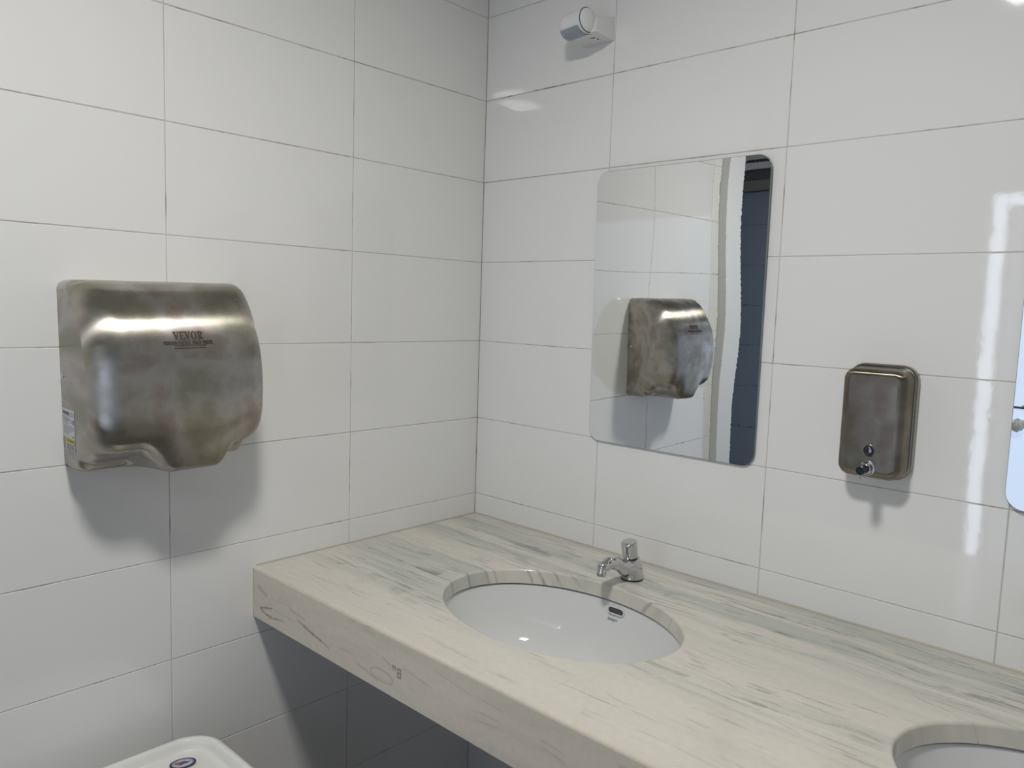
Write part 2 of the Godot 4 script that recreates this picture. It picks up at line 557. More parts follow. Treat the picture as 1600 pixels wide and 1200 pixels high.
			for k in range(2, path.size() - 2, 2):
				for q in 6:
					var a := Vector2(path[k], path[k + 1]).lerp(Vector2(path[k + 2], path[k + 3]), q / 6.0)
					var e := Vector2(path[k], path[k + 1]).lerp(Vector2(path[k + 2], path[k + 3]), (q + 1) / 6.0)
					a.y += 0.0022 * sin(a.x * 61.0) + 0.0012 * sin(a.x * 143.0)
					e.y += 0.0022 * sin(e.x * 61.0) + 0.0012 * sin(e.x * 143.0)
					stroke(im, a / Vector2(2.05, 0.64), e / Vector2(2.05, 0.64), path[0] * (0.8 + 0.5 * sin(k * 2.1 + q)), path[1] * (0.65 + 0.35 * sin(k * 1.3 + q * 0.9)), c8(112, 114, 104))
		# short dark streaks along the counter, thickest left of the first basin and towards the wall
		var rng := RandomNumberGenerator.new()
		rng.seed = 8
		for k in 520:
			var p := Vector2(rng.randf_range(0.0, 2.0), rng.randf_range(0.01, 0.60))
			var dens := 0.12 + 0.6 * exp(-pow((p.x - 0.2) / 0.22, 2) - pow((p.y - 0.36) / 0.17, 2)) + 0.35 * smoothstep(0.3, 0.1, p.y) + 0.4 * exp(-pow((p.x - 0.95) / 0.2, 2) - pow((p.y - 0.38) / 0.06, 2))
			if rng.randf() > dens: continue
			var n := rng.randi_range(3, 9)
			var wide := rng.randf_range(0.7, 1.7)
			var ink := rng.randf_range(0.18, 0.55)
			var dip := rng.randf_range(-0.05, 0.03)
			for q in n:
				var e := p + Vector2(0.016, 0.016 * dip + rng.randf_range(-0.0014, 0.0014))
				stroke(im, p / Vector2(2.05, 0.64), e / Vector2(2.05, 0.64), wide * rng.randf_range(0.6, 1.4), ink * sin(PI * (q + 0.7) / (n + 0.4)), c8(98, 104, 96))
				p = e
	return ImageTexture.create_from_image(im)

func stroke(im: Image, a: Vector2, b: Vector2, r: float, strength: float, ink: Color) -> void:
	var s := Vector2(im.get_width(), im.get_height())
	var pa := a * s
	var pb := b * s
	var lo := Vector2i((pa.min(pb) - Vector2.ONE * (r * 2 + 2)).floor()).clamp(Vector2i.ZERO, Vector2i(s) - Vector2i.ONE)
	var hi := Vector2i((pa.max(pb) + Vector2.ONE * (r * 2 + 2)).ceil()).clamp(Vector2i.ZERO, Vector2i(s) - Vector2i.ONE)
	var d := pb - pa
	for y in range(lo.y, hi.y + 1):
		for x in range(lo.x, hi.x + 1):
			var p := Vector2(x, y)
			var k := clampf((p - pa).dot(d) / maxf(d.length_squared(), 1e-6), 0, 1)
			var q := (p - pa - d * k).length() / r
			if q < 2.0:
				im.set_pixel(x, y, im.get_pixel(x, y).lerp(ink, strength * exp(-q * q * 1.4)))

# ---------------------------------------------------------------- setting
func tile_mesh(w: float, h: float) -> ArrayMesh:
	var key := "%.4f %.4f" % [w, h]
	if not meshes.has(key):
		var b := MB.new()
		var e := 0.0008
		var d := 0.0032
		var x := w / 2
		var y := h / 2
		var o := [Vector3(-x, -y, -e), Vector3(x, -y, -e), Vector3(x, y, -e), Vector3(-x, y, -e)]
		var f := [Vector3(-x + e, -y + e, 0), Vector3(x - e, -y + e, 0), Vector3(x - e, y - e, 0), Vector3(-x + e, y - e, 0)]
		b.quad(f[0], f[1], f[2], f[3])
		for k in 4:
			var q := (k + 1) % 4
			b.quad(o[k], o[q], f[q], f[k])
			b.quad(o[k] + Vector3(0, 0, e - d), o[q] + Vector3(0, 0, e - d), o[q], o[k])
		meshes[key] = b.mesh()
	return meshes[key]

# tiles as parts of a wall; u runs along the wall, frame maps (u, y, out of the wall) into the room
func tiles(wall: Node3D, frame: Transform3D, us: Array, ys: Array, m: Material, seed_: int, tilt := 0.0016, special := {}) -> void:
	var rng := RandomNumberGenerator.new()
	rng.seed = seed_
	var gap := 0.0016
	for i in us.size() - 1:
		for j in ys.size() - 1:
			var w: float = us[i + 1] - us[i] - gap
			var h: float = ys[j + 1] - ys[j] - gap
			var turn := Vector2(rng.randf_range(-tilt, tilt), rng.randf_range(-tilt, tilt) * 0.6)
			turn = special.get(Vector2i(i, j), turn)
			var bs := Basis(Vector3.RIGHT, turn.x) * Basis(Vector3.UP, turn.y)
			var xf := frame * Transform3D(bs, Vector3((us[i] + us[i + 1]) / 2, (ys[j] + ys[j + 1]) / 2, 0))
			obj("tile", tile_mesh(w, h), m, wall, wall.transform.affine_inverse() * xf)

func build_room() -> void:
	var rows := [0.0]
	for k in range(-4, 7):
		rows.append(ROW + 0.2 * k)
	rows.append(CEIL)
	var g := 0.0009
	var w := slab_box("wall_back", Vector3(-0.12, 0, -0.12), Vector3(RIGHT + 0.1, CEIL, -g), M.grout, "glossy white tiled wall behind the counter, carrying the mirrors", "wall")
	tiles(w, Transform3D(Basis(), Vector3.ZERO), [0.0, 0.3892, 0.7903, 1.1915, 1.5925, 1.9935, 2.3945, 2.7955, RIGHT], rows, M.white_tile, 11, 0.0016, {Vector2i(0, 9): Vector2(-0.008, 0.0), Vector2i(0, 10): Vector2(0.009, 0.0), Vector2i(2, 9): Vector2(0.005, 0.0)})
	w = slab_box("wall_left", Vector3(-0.12, 0, -g), Vector3(-g, CEIL, 1.262), M.grout, "glossy white tiled wall left of the counter, carrying the hand dryer", "wall")
	tiles(w, Transform3D(Basis(Vector3(0, 0, -1), Vector3.UP, Vector3.RIGHT), Vector3.ZERO), [-1.262, -1.2035, -0.8003, -0.397, 0.0], rows, M.white_tile, 23, 0.0016, {Vector2i(3, 10): Vector2(-0.002, 0.0), Vector2i(3, 9): Vector2(0.006, 0.0)})
	# white post that ends the left wall; past it the room opens to the left
	slab_box("trim_1", Vector3(-0.13, 0, 1.263), Vector3(0.03, CEIL, 1.375), M.white_paint, "white painted post at the open end of the left wall, seen in the mirror", "post")
	slab_box("wall_recess_end", Vector3(-1.3, 0, 1.14), Vector3(-0.131, CEIL, 1.26), M.white_paint, "plain wall closing the recess behind the left wall", "wall")
	slab_box("wall_recess_side", Vector3(-1.42, 0, 1.14), Vector3(-1.3, CEIL, 2.24), M.white_paint, "plain wall at the far side of the recess", "wall")
	w = slab_box("wall_recess_front", Vector3(-1.42, 0, 2.25 + g), Vector3(0, CEIL, FRONT + 0.12), M.dark_paint, "slate blue tiled wall past the white post, seen only in the left mirror", "wall")
	var flip := Transform3D(Basis(Vector3(-1, 0, 0), Vector3.UP, Vector3(0, 0, -1)), Vector3(0, 0, 2.25))
	tiles(w, flip, [0.0, 0.13, 0.53, 0.93, 1.3], [0.0, 0.19, 0.39, 0.59, 0.79, 0.99, 1.19, 1.39, 1.59, 1.79, 1.945], M.blue_tile, 5, 0.001)
	slab_box("trim_2", Vector3(-1.3, 1.947, 2.23), Vector3(0, 1.995, 2.25), M.grey_paint, "grey moulding over the slate blue tiles, seen in the mirror", "moulding")
	slab_box("trim_3", Vector3(-1.3, 2.045, 2.22), Vector3(0, 2.075, 2.25), M.white_paint, "narrow white moulding near the ceiling, seen in the mirror", "moulding")
	slab_box("trim_4", Vector3(-1.3, 2.092, 2.235), Vector3(0, CEIL, 2.25), M.white_paint, "white board under the ceiling above the slate blue tiles, seen in the mirror", "board")
	slab_box("wall_front", Vector3(0, 0, FRONT), Vector3(RIGHT + 0.1, CEIL, FRONT + 0.12), M.warm_paint, "warm grey wall opposite the mirrors with a window in it, seen only in reflection", "wall")
	w = slab_box("wall_right", Vector3(RIGHT, 0, 0), Vector3(RIGHT + 0.12, CEIL, FRONT), M.white_paint, "white wall beyond the far end of the counter", "wall")
	slab_box("floor", Vector3(-1.42, -0.1, -0.12), Vector3(RIGHT + 0.12, 0, FRONT + 0.12), M.floor_tile, "grey washroom floor under the counter", "floor")
	slab_box("ceiling", Vector3(-1.42, CEIL, -0.12), Vector3(RIGHT + 0.12, CEIL + 0.1, FRONT + 0.12), M.ceiling_paint, "white washroom ceiling", "ceiling")
	# tall bright pane of daylight opposite the mirrors, and a wide door leaf beside it with added glow
	var win := Node3D.new()
	win.name = "window_1"
	win.position = Vector3(0, 0, FRONT - 0.008)
	add_child(win)
	tag(win, "bright daylit panes round the pale glowing door leaf, mirrored as a stripe in the tiles", "window", "", "structure")
	for p in [[Vector3(0.062, 1.80, 0.012), Vector3(0.543, 1.10, 0)], [Vector3(0.18, 0.055, 0.012), Vector3(0.665, 1.9725, 0)]]:
		var pb := MB.new()
		round_box(pb, p[0], 0.002, Vector3.ZERO, 1)
		obj("pane", pb, M.window_glow, win, Transform3D(Basis(), p[1]))
		var day := AreaLight3D.new()
		day.name = "daylight"
		day.area_size = Vector2(p[0].x - 0.004, p[0].y - 0.004)
		day.light_color = c8(224, 235, 255)
		day.light_energy = 1.7 * p[0].x * p[0].y
		day.area_range = 12.0
		day.area_attenuation = 2.0
		day.shadow_enabled = true
		day.position = p[1] + Vector3(0, 0, -0.008)
		win.add_child(day, true)
	var b: MB
	win = slab_box("window_2", Vector3(0.61, 0.1, FRONT - 0.03), Vector3(2.01, 1.93, FRONT - 0.004), M.door_glow, "pale blue door leaf with added glow, seen at the edge of the right mirror", "window")  # door leaf, widened and made to glow as added fill for the back wall
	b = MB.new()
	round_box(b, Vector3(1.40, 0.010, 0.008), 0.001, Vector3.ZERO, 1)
	obj("door_rail", b, M.dark_paint, win, at(0, -0.04, -0.016))
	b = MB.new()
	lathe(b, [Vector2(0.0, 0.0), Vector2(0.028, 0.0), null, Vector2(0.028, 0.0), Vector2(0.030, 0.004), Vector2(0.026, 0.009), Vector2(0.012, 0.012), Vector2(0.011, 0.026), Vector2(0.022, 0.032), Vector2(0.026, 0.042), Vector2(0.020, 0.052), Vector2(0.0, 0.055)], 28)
	obj("door_knob", b, M.white_plastic, win, Transform3D(Basis(Vector3.UP, PI), Vector3(-0.605, -0.12, -0.014)))

func build_lamp(x: float, z: float, energy: float, label: String) -> void:
	var t := thing("ceiling_lamp", label, "lamp", at(x, CEIL, z), "square ceiling panels")
	var b := MB.new()
	for k in 4:
		round_box(b, Vector3(0.21, 0.012, 0.016) if k < 2 else Vector3(0.016, 0.012, 0.18), 0.002, Vector3(0, -0.007, 0.097 * (1 - 2 * k)) if k < 2 else Vector3(0.097 * (5 - 2 * k), -0.007, 0), 2)
	obj("frame", b, M.white_paint, t)
	b = MB.new()
	round_box(b, Vector3(0.178, 0.006, 0.178), 0.001, Vector3.ZERO, 1)
	obj("diffuser", b, M.lamp_glow, t, at(0, -0.005, 0))
	var l := AreaLight3D.new()
	l.name = "panel_light"
	l.area_size = Vector2(0.17, 0.17)
	l.light_color = c8(255, 253, 249)
	l.light_energy = energy
	l.area_range = 12.0
	l.area_attenuation = 2.0
	l.shadow_enabled = true
	l.transform = Transform3D(Basis(Vector3.RIGHT, -PI / 2), Vector3(0, -0.011, 0))
	t.add_child(l, true)

# ---------------------------------------------------------------- counter
const HOLES := [0.5676, 1.391]
const HA := 0.241
const HB := 0.172
const HZ := 0.3433
const DEPTH := 0.632

func top_uv(p: Vector3) -> Vector2:
	return Vector2(p.x / 2.05, (p.z + (COUNTER - p.y) * 0.25) / 0.64)

func uvs(rows: Array) -> Array:
	return rows.map(func(r): return r.map(func(p): return top_uv(p)))

func build_counter() -> void:
	var t := thing("marble_counter", "cream marble counter with grey veins and two oval basin openings", "counter", at(0, 0, 0))
	var b := MB.new()
	var end := RIGHT - 0.02
	var re := 0.005
	var z1 := DEPTH - 0.007
	var up := Vector3.UP
	var x0 := 0.0
	for cx in HOLES:
		var lo: float = cx - 0.30
		var hi: float = cx + 0.30
		b.quad(Vector3(x0, COUNTER, z1), Vector3(lo, COUNTER, z1), Vector3(lo, COUNTER, 0), Vector3(x0, COUNTER, 0), [top_uv(Vector3(x0, COUNTER, z1)), top_uv(Vector3(lo, COUNTER, z1)), top_uv(Vector3(lo, COUNTER, 0)), top_uv(Vector3(x0, COUNTER, 0))])
		x0 = hi
		var angles := []
		for k in 120:
			angles.append(TAU * k / 120)
		for c in [Vector2(hi - cx, z1 - HZ), Vector2(lo - cx, z1 - HZ), Vector2(lo - cx, -HZ), Vector2(hi - cx, -HZ)]:
			angles.append(fposmod(c.angle(), TAU))
		angles.sort()
		var edge := []
		var rim := []
		for a in angles:
			var d := Vector2(cos(a), sin(a))
			var s := 1e9
			if d.x > 1e-6: s = minf(s, (hi - cx) / d.x)
			if d.x < -1e-6: s = minf(s, (lo - cx) / d.x)
			if d.y > 1e-6: s = minf(s, (z1 - HZ) / d.y)
			if d.y < -1e-6: s = minf(s, -HZ / d.y)
			edge.append(Vector3(cx + d.x * s, COUNTER, HZ + d.y * s))
			rim.append(1.0 / Vector2(d.x / (HA + re), d.y / (HB + re)).length())
		var inner := []
		for k in angles.size():
			inner.append(Vector3(cx + cos(angles[k]) * rim[k], COUNTER, HZ + sin(angles[k]) * rim[k]))
		var flat := []
		for q in 5:
			var row := []
			for k in angles.size():
				row.append(edge[k].lerp(inner[k], q / 4.0))
			flat.append(row)
		b.grid(flat, false, true, uvs(flat), up)
		var arc := []
		for q in 9:
			var ph := PI / 2 * q / 8
			var row := []
			for k in angles.size():
				var r: float = rim[k] - re * sin(ph)
				row.append(Vector3(cx + cos(angles[k]) * r, COUNTER - re * (1 - cos(ph)), HZ + sin(angles[k]) * r))
			arc.append(row)
		var low := []
		for p in arc[-1]:
			low.append(Vector3(p.x, COUNTER - 0.030, p.z))
		arc.append(low)
		b.grid(arc, false, true, uvs(arc))
	b.quad(Vector3(x0, COUNTER, z1), Vector3(end, COUNTER, z1), Vector3(end, COUNTER, 0), Vector3(x0, COUNTER, 0), [top_uv(Vector3(x0, COUNTER, z1)), top_uv(Vector3(end, COUNTER, z1)), top_uv(Vector3(end, COUNTER, 0)), top_uv(Vector3(x0, COUNTER, 0))])
	obj("slab", b, M.marble, t)
	# front panel with its rounded top edge; the stone's end meets the left wall
	b = MB.new()
	var prof := []
	for q in 9:
		var ph := PI / 2 * q / 8
		prof.append(Vector2(z1 + 0.007 * sin(ph), COUNTER - 0.007 * (1 - cos(ph))))
	var rows := []
	var uv := []
	for p in prof + [Vector2(DEPTH, 0.744)]:
		rows.append([Vector3(0, p.y, p.x), Vector3(end, p.y, p.x)])
		uv.append([Vector2(0, (COUNTER - p.y) / 0.128), Vector2(end / 2.05, (COUNTER - p.y) / 0.128)])
	b.grid(rows.slice(0, 9), false, false, uv.slice(0, 9))
	b.grid(rows.slice(8, 10), false, false, uv.slice(8, 10))
	b.quad(Vector3(0, 0.744, DEPTH - 0.025), Vector3(end, 0.744, DEPTH - 0.025), Vector3(end, 0.744, DEPTH), Vector3(0, 0.744, DEPTH))
	b.quad(Vector3(end, 0.744, DEPTH - 0.025), Vector3(0, 0.744, DEPTH - 0.025), Vector3(0, 0.82, DEPTH - 0.025), Vector3(end, 0.82, DEPTH - 0.025))
	obj("front_panel", b, M.marble_front, t)
	# beads of sealant where the stone meets the tiles
	b = MB.new()
	tube(b, [Vector3(0, COUNTER + 0.0002, 0.0008), Vector3(end, COUNTER + 0.0002, 0.0008)], [0.0024, 0.0024], 8)
	tube(b, [Vector3(0.0008, COUNTER + 0.0002, 0), Vector3(0.0008, COUNTER + 0.0002, DEPTH - 0.006)], [0.0024, 0.0024], 8)
	tube(b, [Vector3(0.0006, COUNTER - 0.004, DEPTH - 0.0005), Vector3(0.0006, 0.745, DEPTH - 0.0005)], [0.0016, 0.0016], 8)
	obj("sealant_bead", b, M.sealant, t)

func ellipse(a: float, bb: float, y: float) -> Array:
	var row := []
	for k in 96:
		var w := TAU * k / 96
		row.append(Vector3(cos(w) * a, y, sin(w) * bb))
	return row

func build_basin() -> Node3D:
	var t := thing("wash_basin", "oval white porcelain basin under the counter below the left mirror, with overflow slot", "basin", at(HOLES[0], COUNTER, HZ), "undermounted oval basins")
	var b := MB.new()
	var top := []
	for r in [[0.022, -0.0330], [0.006, -0.0330], [0.0045, -0.0336], [0.0036, -0.035], [0.003, -0.038], [0.0005, -0.055], [-0.006, -0.085], [-0.014, -0.11], [-0.028, -0.135], [-0.05, -0.155], [-0.08, -0.169], [-0.11, -0.176]]:
		top.append(ellipse(HA + r[0], HB + r[0], r[1]))
	top.append(ellipse(0.08, 0.05, -0.181))
	top.append(ellipse(0.022, 0.022, -0.184))
	b.grid(top, false, true)
	var under := []
	for r in [[0.022, -0.0330], [0.022, -0.042], [0.012, -0.05], [0.010, -0.09], [-0.002, -0.125], [-0.03, -0.16], [-0.08, -0.184], [-0.14, -0.196]]:
		under.append(ellipse(HA + r[0], HB + r[0], r[1]))
	b.grid(under, true, true)
	obj("bowl", b, M.porcelain, t)
	# overflow: a dark plate for the shade in the slot, inside a soft porcelain lip, on the back of the bowl
	var lean := facing(Vector3.RIGHT, Vector3(0.03, 0.12, 1.0), Vector3(0.0125, -0.0475, -HB + 0.0022))
	b = MB.new()
	var path := []
	for p in round_rect(0.037, 0.0135, 0.0067, 0.0, 0.0, 8):
		path.append(p)
	path.append(path[0]); path.append(path[1])
	tube(b, path, path.map(func(_p): return 0.0014), 8, false)
	var slot := obj("overflow_slot", b, M.porcelain, t, lean)
	b = MB.new()
	pillow(b, 0.036, 0.0125, 0.0062, [[-0.002, 0.0], [0.0002, 0.0]], true)
	obj("slot_shade_plate", b, M.gap_shade, slot)  # solid plate coloured as the shade within the opening
	b = MB.new()
	lathe(b, [Vector2(0.024, 0.0), Vector2(0.024, 0.002), Vector2(0.021, 0.003), Vector2(0.014, 0.0015), Vector2(0.0, 0.001)], 28)
	obj("drain", b, M.chrome, t, Transform3D(Basis(Vector3.RIGHT, -PI / 2), Vector3(0, -0.1835, 0)))
	obj("maker_lettering", lettering("Sangrá", 0.008, "Droid Serif", 700, 0.019), M.blue_print, t, facing(Vector3(1, 0, 0.03), Vector3(0.03, 0.16, 1.0), Vector3(0.006, -0.066, -HB + 0.0035)))
	return t

func build_tap() -> void:
	var t := thing("push_tap", "chrome push button tap on the counter behind the oval basin", "tap", at(0.5695, COUNTER, 0.106))
	var b := MB.new()
	var body := func(p: Vector3) -> float:
		var d := cone_dist(p, Vector3(0, 0.004, 0), Vector3(0, 0.036, 0.005), 0.0225, 0.0182)
		d = smin(d, cone_dist(p, Vector3(0, 0.03, 0.004), Vector3(0, 0.040, 0.0085), 0.0185, 0.0168), 0.008)
		d = maxf(d, 0.002 - p.y)
		# cut square to the button's axis
		d = maxf(d, (p - Vector3(0, 0.046, 0.009)).dot(Vector3(0, 0.96, 0.22).normalized()))
		var s := cone_dist(p, Vector3(0, 0.020, 0.002), Vector3(0, 0.030, 0.030), 0.0165, 0.0145)
		s = smin(s, cone_dist(p, Vector3(0, 0.030, 0.030), Vector3(0, 0.045, 0.058), 0.0145, 0.0122), 0.006)
		s = smin(s, cone_dist(p, Vector3(0, 0.045, 0.058), Vector3(0, 0.0515, 0.085), 0.0122, 0.0112), 0.006)
		s = smin(s, cone_dist(p, Vector3(0, 0.0515, 0.085), Vector3(0, 0.0475, 0.103), 0.0112, 0.0116), 0.006)
		s = maxf(s, 0.003 - p.y)
		return smin(d, s, 0.012)
	nets(b, Vector3(-0.03, -0.004, -0.032), Vector3(0.03, 0.075, 0.125), 0.0022, body)
	obj("tap_body", b, M.chrome, t)
	b = MB.new()
	lathe(b, [Vector2(0.0225, 0.0), Vector2(0.0225, 0.0035), null, Vector2(0.0225, 0.0035), Vector2(0.0, 0.0035)], 32, Transform3D(Basis(Vector3.RIGHT, -PI / 2), Vector3.ZERO))
	obj("base_gasket", b, M.black_rubber, t)
	var axis := facing(Vector3.RIGHT, Vector3(0, 0.97, 0.20), Vector3(0, 0.0455, 0.009))
	b = MB.new()
	lathe(b, [Vector2(0.0137, -0.004), Vector2(0.0137, 0.004)], 32)
	obj("button_collar", b, M.black_rubber, t, axis)
	b = MB.new()
	lathe(b, [Vector2(0.0128, 0.0028), Vector2(0.0152, 0.0034), Vector2(0.0157, 0.0045), null, Vector2(0.0157, 0.0045), Vector2(0.0164, 0.032), Vector2(0.0162, 0.0345), Vector2(0.0150, 0.0360), Vector2(0.0136, 0.0365), null, Vector2(0.0136, 0.0365), Vector2(0.006, 0.0370), Vector2(0.0, 0.0372)], 40)
	obj("push_button", b, M.chrome, t, axis)
	b = MB.new()
	lathe(b, [Vector2(0.0, 0.0), Vector2(0.0075, 0.0), null, Vector2(0.0075, 0.0), Vector2(0.0088, 0.0), Vector2(0.0093, 0.001), Vector2(0.0093, 0.016), Vector2(0.0085, 0.018)], 32, facing(Vector3.RIGHT, Vector3(0, 0.98, -0.12), Vector3(0, 0.0305, 0.1075)))
	obj("aerator", b, M.chrome, t)

# ---------------------------------------------------------------- wall fittings
func build_mirror(x0: float, x1: float, y0: float, y1: float, label: String, lean: float, turn: float) -> void:
	var w := x1 - x0
	var h := y1 - y0
	var bs := Basis(Vector3.RIGHT, lean) * Basis(Vector3.UP, turn)
	var t := thing("wall_mirror", label, "mirror", Transform3D(bs, Vector3((x0 + x1) / 2, (y0 + y1) / 2, 0.0066)), "frameless wall mirrors")
	var b := MB.new()
	pillow(b, w, h, 0.028, [[-0.003, 0.0], [0.0016, 0.0], null, [0.0016, 0.0], [0.0022, 0.0007]], false, true, 12)
	obj("glass_edge", b, M.glass_edge, t)
	b = MB.new()
	var loop := round_rect(w, h, 0.028, 0.0022, 0.0007, 12)
	b.fan(Vector3(0, 0, 0.0022), loop, Vector3(0, 0, 1))
	obj("mirror_face", b, M.mirror_silver, t)

func dryer_profile(shoulder: float, n: int) -> Array:
	var spine := [Vector2(0, 0.158), Vector2(0.05, 0.1583), Vector2(0.09, 0.153), Vector2(0.113, 0.139), Vector2(0.132, 0.116), Vector2(0.150, 0.084), Vector2(0.1645, 0.045), Vector2(0.172, -0.003), Vector2(0.172, -0.05), Vector2(0.168, -0.09), Vector2(0.160, -0.125), Vector2(0.152, -0.148), Vector2(0.146, -0.1565), Vector2(0.135, -0.160), Vector2(0.08, -0.160), Vector2(0, -0.160)]
	var side := [Vector2(0, 0.158), Vector2(0.05, 0.1583), Vector2(0.09, 0.153), Vector2(0.113, 0.139), Vector2(0.132, 0.116), Vector2(0.150, 0.084), Vector2(0.1645, 0.045), Vector2(0.172, -0.003), Vector2(0.171, -0.05), Vector2(0.164, -0.087), Vector2(0.150, -0.111), Vector2(0.127, -0.124), Vector2(0.100, -0.132), Vector2(0.073, -0.143), Vector2(0.058, -0.157), Vector2(0, -0.160)]
	var cv := Curve2D.new()
	for k in spine.size():
		var p: Vector2 = spine[k].lerp(side[k], shoulder)
		var a: Vector2 = spine[maxi(k - 1, 0)].lerp(side[maxi(k - 1, 0)], shoulder)
		var c: Vector2 = spine[mini(k + 1, spine.size() - 1)].lerp(side[mini(k + 1, spine.size() - 1)], shoulder)
		var dir := (c - a).normalized()
		cv.add_point(p, -dir * p.distance_to(a) * 0.33, dir * p.distance_to(c) * 0.33)
	var out := []
	for k in spine.size() - 1:
		for q in n:
			out.append(cv.sample(k, float(q) / n))
	out.append(spine[-1])
	return out

func build_dryer() -> void:
	var t := thing("hand_dryer", "stained brushed steel hand dryer with rounded front on the left wall", "hand dryer", Transform3D(Basis(Vector3.RIGHT, 0.018), Vector3(0, 1.2605, 0.832)))
	var hw := 0.147
	var centre := Vector2(0.0, 0.0)
	var zs := []
	var front_r := 0.042
	for k in 15:
		zs.append(-hw + front_r * (1 - cos(PI / 2 * k / 14)))
	for k in range(1, 60):
		zs.append(lerpf(-hw + front_r, hw - front_r, k / 60.0))
	for k in 15:
		zs.append(hw - front_r * (1 - cos(PI / 2 * (14 - k) / 14)))
	var rows := []
	var uv := []
	for z in zs:
		var s := smoothstep(0.036, 0.092, absf(z + 0.012))
		var prof := dryer_profile(s, 6)
		var dz := minf(z + hw, hw - z)
		var row := []
		var ur := []
		var run := 0.0
		for k in prof.size():
			var p: Vector2 = prof[k]
			var r := lerpf(0.016, front_r, smoothstep(0.03, 0.13, p.x))
			var inset := 0.0
			if dz < r:
				inset = r - sqrt(maxf(r * r - (r - dz) * (r - dz), 0.0))
			p = centre + (p - centre) * (1.0 - inset / maxf((p - centre).length(), 0.02))
			p.x -= 0.010 * pow(z / hw, 2) * smoothstep(0.02, 0.12, p.x)
			row.append(Vector3(maxf(p.x, 0.0), p.y, z))
			if k > 0:
				run += prof[k].distance_to(prof[k - 1])
			ur.append(Vector2(z, run))
		rows.append(row)
		uv.append(ur)
	var b := MB.new()
	b.grid(rows, true, false, uv)
	for e in [0, -1]:
		var side := Vector3(0, 0, -1 if e == 0 else 1)
		var k := b.v.size()
		b.v.append(Vector3(0, 0, zs[e])); b.n.append(side); b.t.append(Vector2(zs[e], 0))
		for p in rows[e]:
			b.v.append(p); b.n.append(side); b.t.append(Vector2(p.x, p.y))
		for j in rows[e].size() - 1:
			if e == 0: b.tri(k, k + 1 + j, k + 2 + j)
			else: b.tri(k, k + 2 + j, k + 1 + j)
	obj("cover", b, M.steel, t)
	# screw on each side
	for s in [-1, 1]:
		b = MB.new()
		lathe(b, [Vector2(0.0042, 0.0), Vector2(0.0042, 0.0006), Vector2(0.0036, 0.0016), Vector2(0.0022, 0.0019), null, Vector2(0.0022, 0.0019), Vector2(0.0019, 0.0008), Vector2(0.0, 0.0008)], 20)
		obj("screw", b, M.chrome, t, facing(Vector3.RIGHT * s, Vector3(0, 0, s), Vector3(0.0125, 0.0, s * hw)))
	# paper label on the side towards the camera
	b = MB.new()
	b.quad(Vector3(0, -0.069, 0), Vector3(0.056, -0.069, 0), Vector3(0.056, 0, 0), Vector3(0, 0, 0), [Vector2(0, 1), Vector2(1, 1), Vector2(1, 0), Vector2(0, 0)])
	var lab := obj("rating_label", b, M.label_paper, t, Transform3D(Basis(Vector3(0, 0, 1), -0.02), Vector3(0.0035, -0.0530, hw + 0.0004)))
	lab.set_meta("label", "white rating label with small print and a yellow patch")
	obj("label_lettering", lettering("VEVOR", 0.007, "Droid Serif", 700, 0.028), M.print, lab, at(0.017, -0.008, 0.0002))
	# printing on the front
	for line in [["VEVOR", 0.0700, 0.0125, "Droid Serif", 700, 0.050, 0.0], ["TOUGH TOOLS, HALF PRICE", 0.0585, 0.004, "Droid Sans", 700, 0.049, 0.001]]:
		for dx in [-0.0003, 0.0003]:
			obj("brand_lettering", lettering(line[0], line[2], line[3], line[4], line[5]), M.print, t, on_front(line[1], line[6]) * Transform3D(Basis.from_scale(Vector3(1, 1.4, 1)), Vector3(dx if line[2] > 0.01 else dx * 0.3, 0, dx * 0.1)))
	b = MB.new()
	lathe(b, [Vector2(0.0, 0.0), Vector2(0.0008, 0.0), Vector2(0.0008, 0.0002), Vector2(0.0, 0.0002)], 12)
	obj("brand_lettering", b, M.print, t, on_front(0.075, -0.027))
	for k in 2:
		b = MB.new()
		var x := -0.0265
		var rng := RandomNumberGenerator.new()
		rng.seed = 40 + k
		while x < 0.0265:
			var w := minf(rng.randf_range(0.0016, 0.0036), 0.0268 - x)
			round_box(b, Vector3(w, 0.0016, 0.0003), 0.0001, Vector3(x + w / 2, 0, 0), 1)
			x += w + 0.0003
		obj("small_print", b, M.print, t, on_front(0.0540 - 0.0040 * k, -0.001))

# a place on the dryer's front: height over its middle, and how far along the wall
func on_front(y: float, z: float) -> Transform3D:
	var prof := dryer_profile(0.0, 6)
	for k in prof.size() - 1:
		if prof[k].x > 0.1 and prof[k + 1].y <= y:
			var a: Vector2 = prof[k]
			var c: Vector2 = prof[k + 1]
			var p := a.lerp(c, (a.y - y) / maxf(a.y - c.y, 1e-6))
			var d := (a - c).normalized()
			var nn := Vector3(d.y, -d.x, 0).normalized()
			return facing(Vector3(0, 0, -1), nn, Vector3(p.x, p.y, z) + nn * 0.0003)
	return Transform3D()

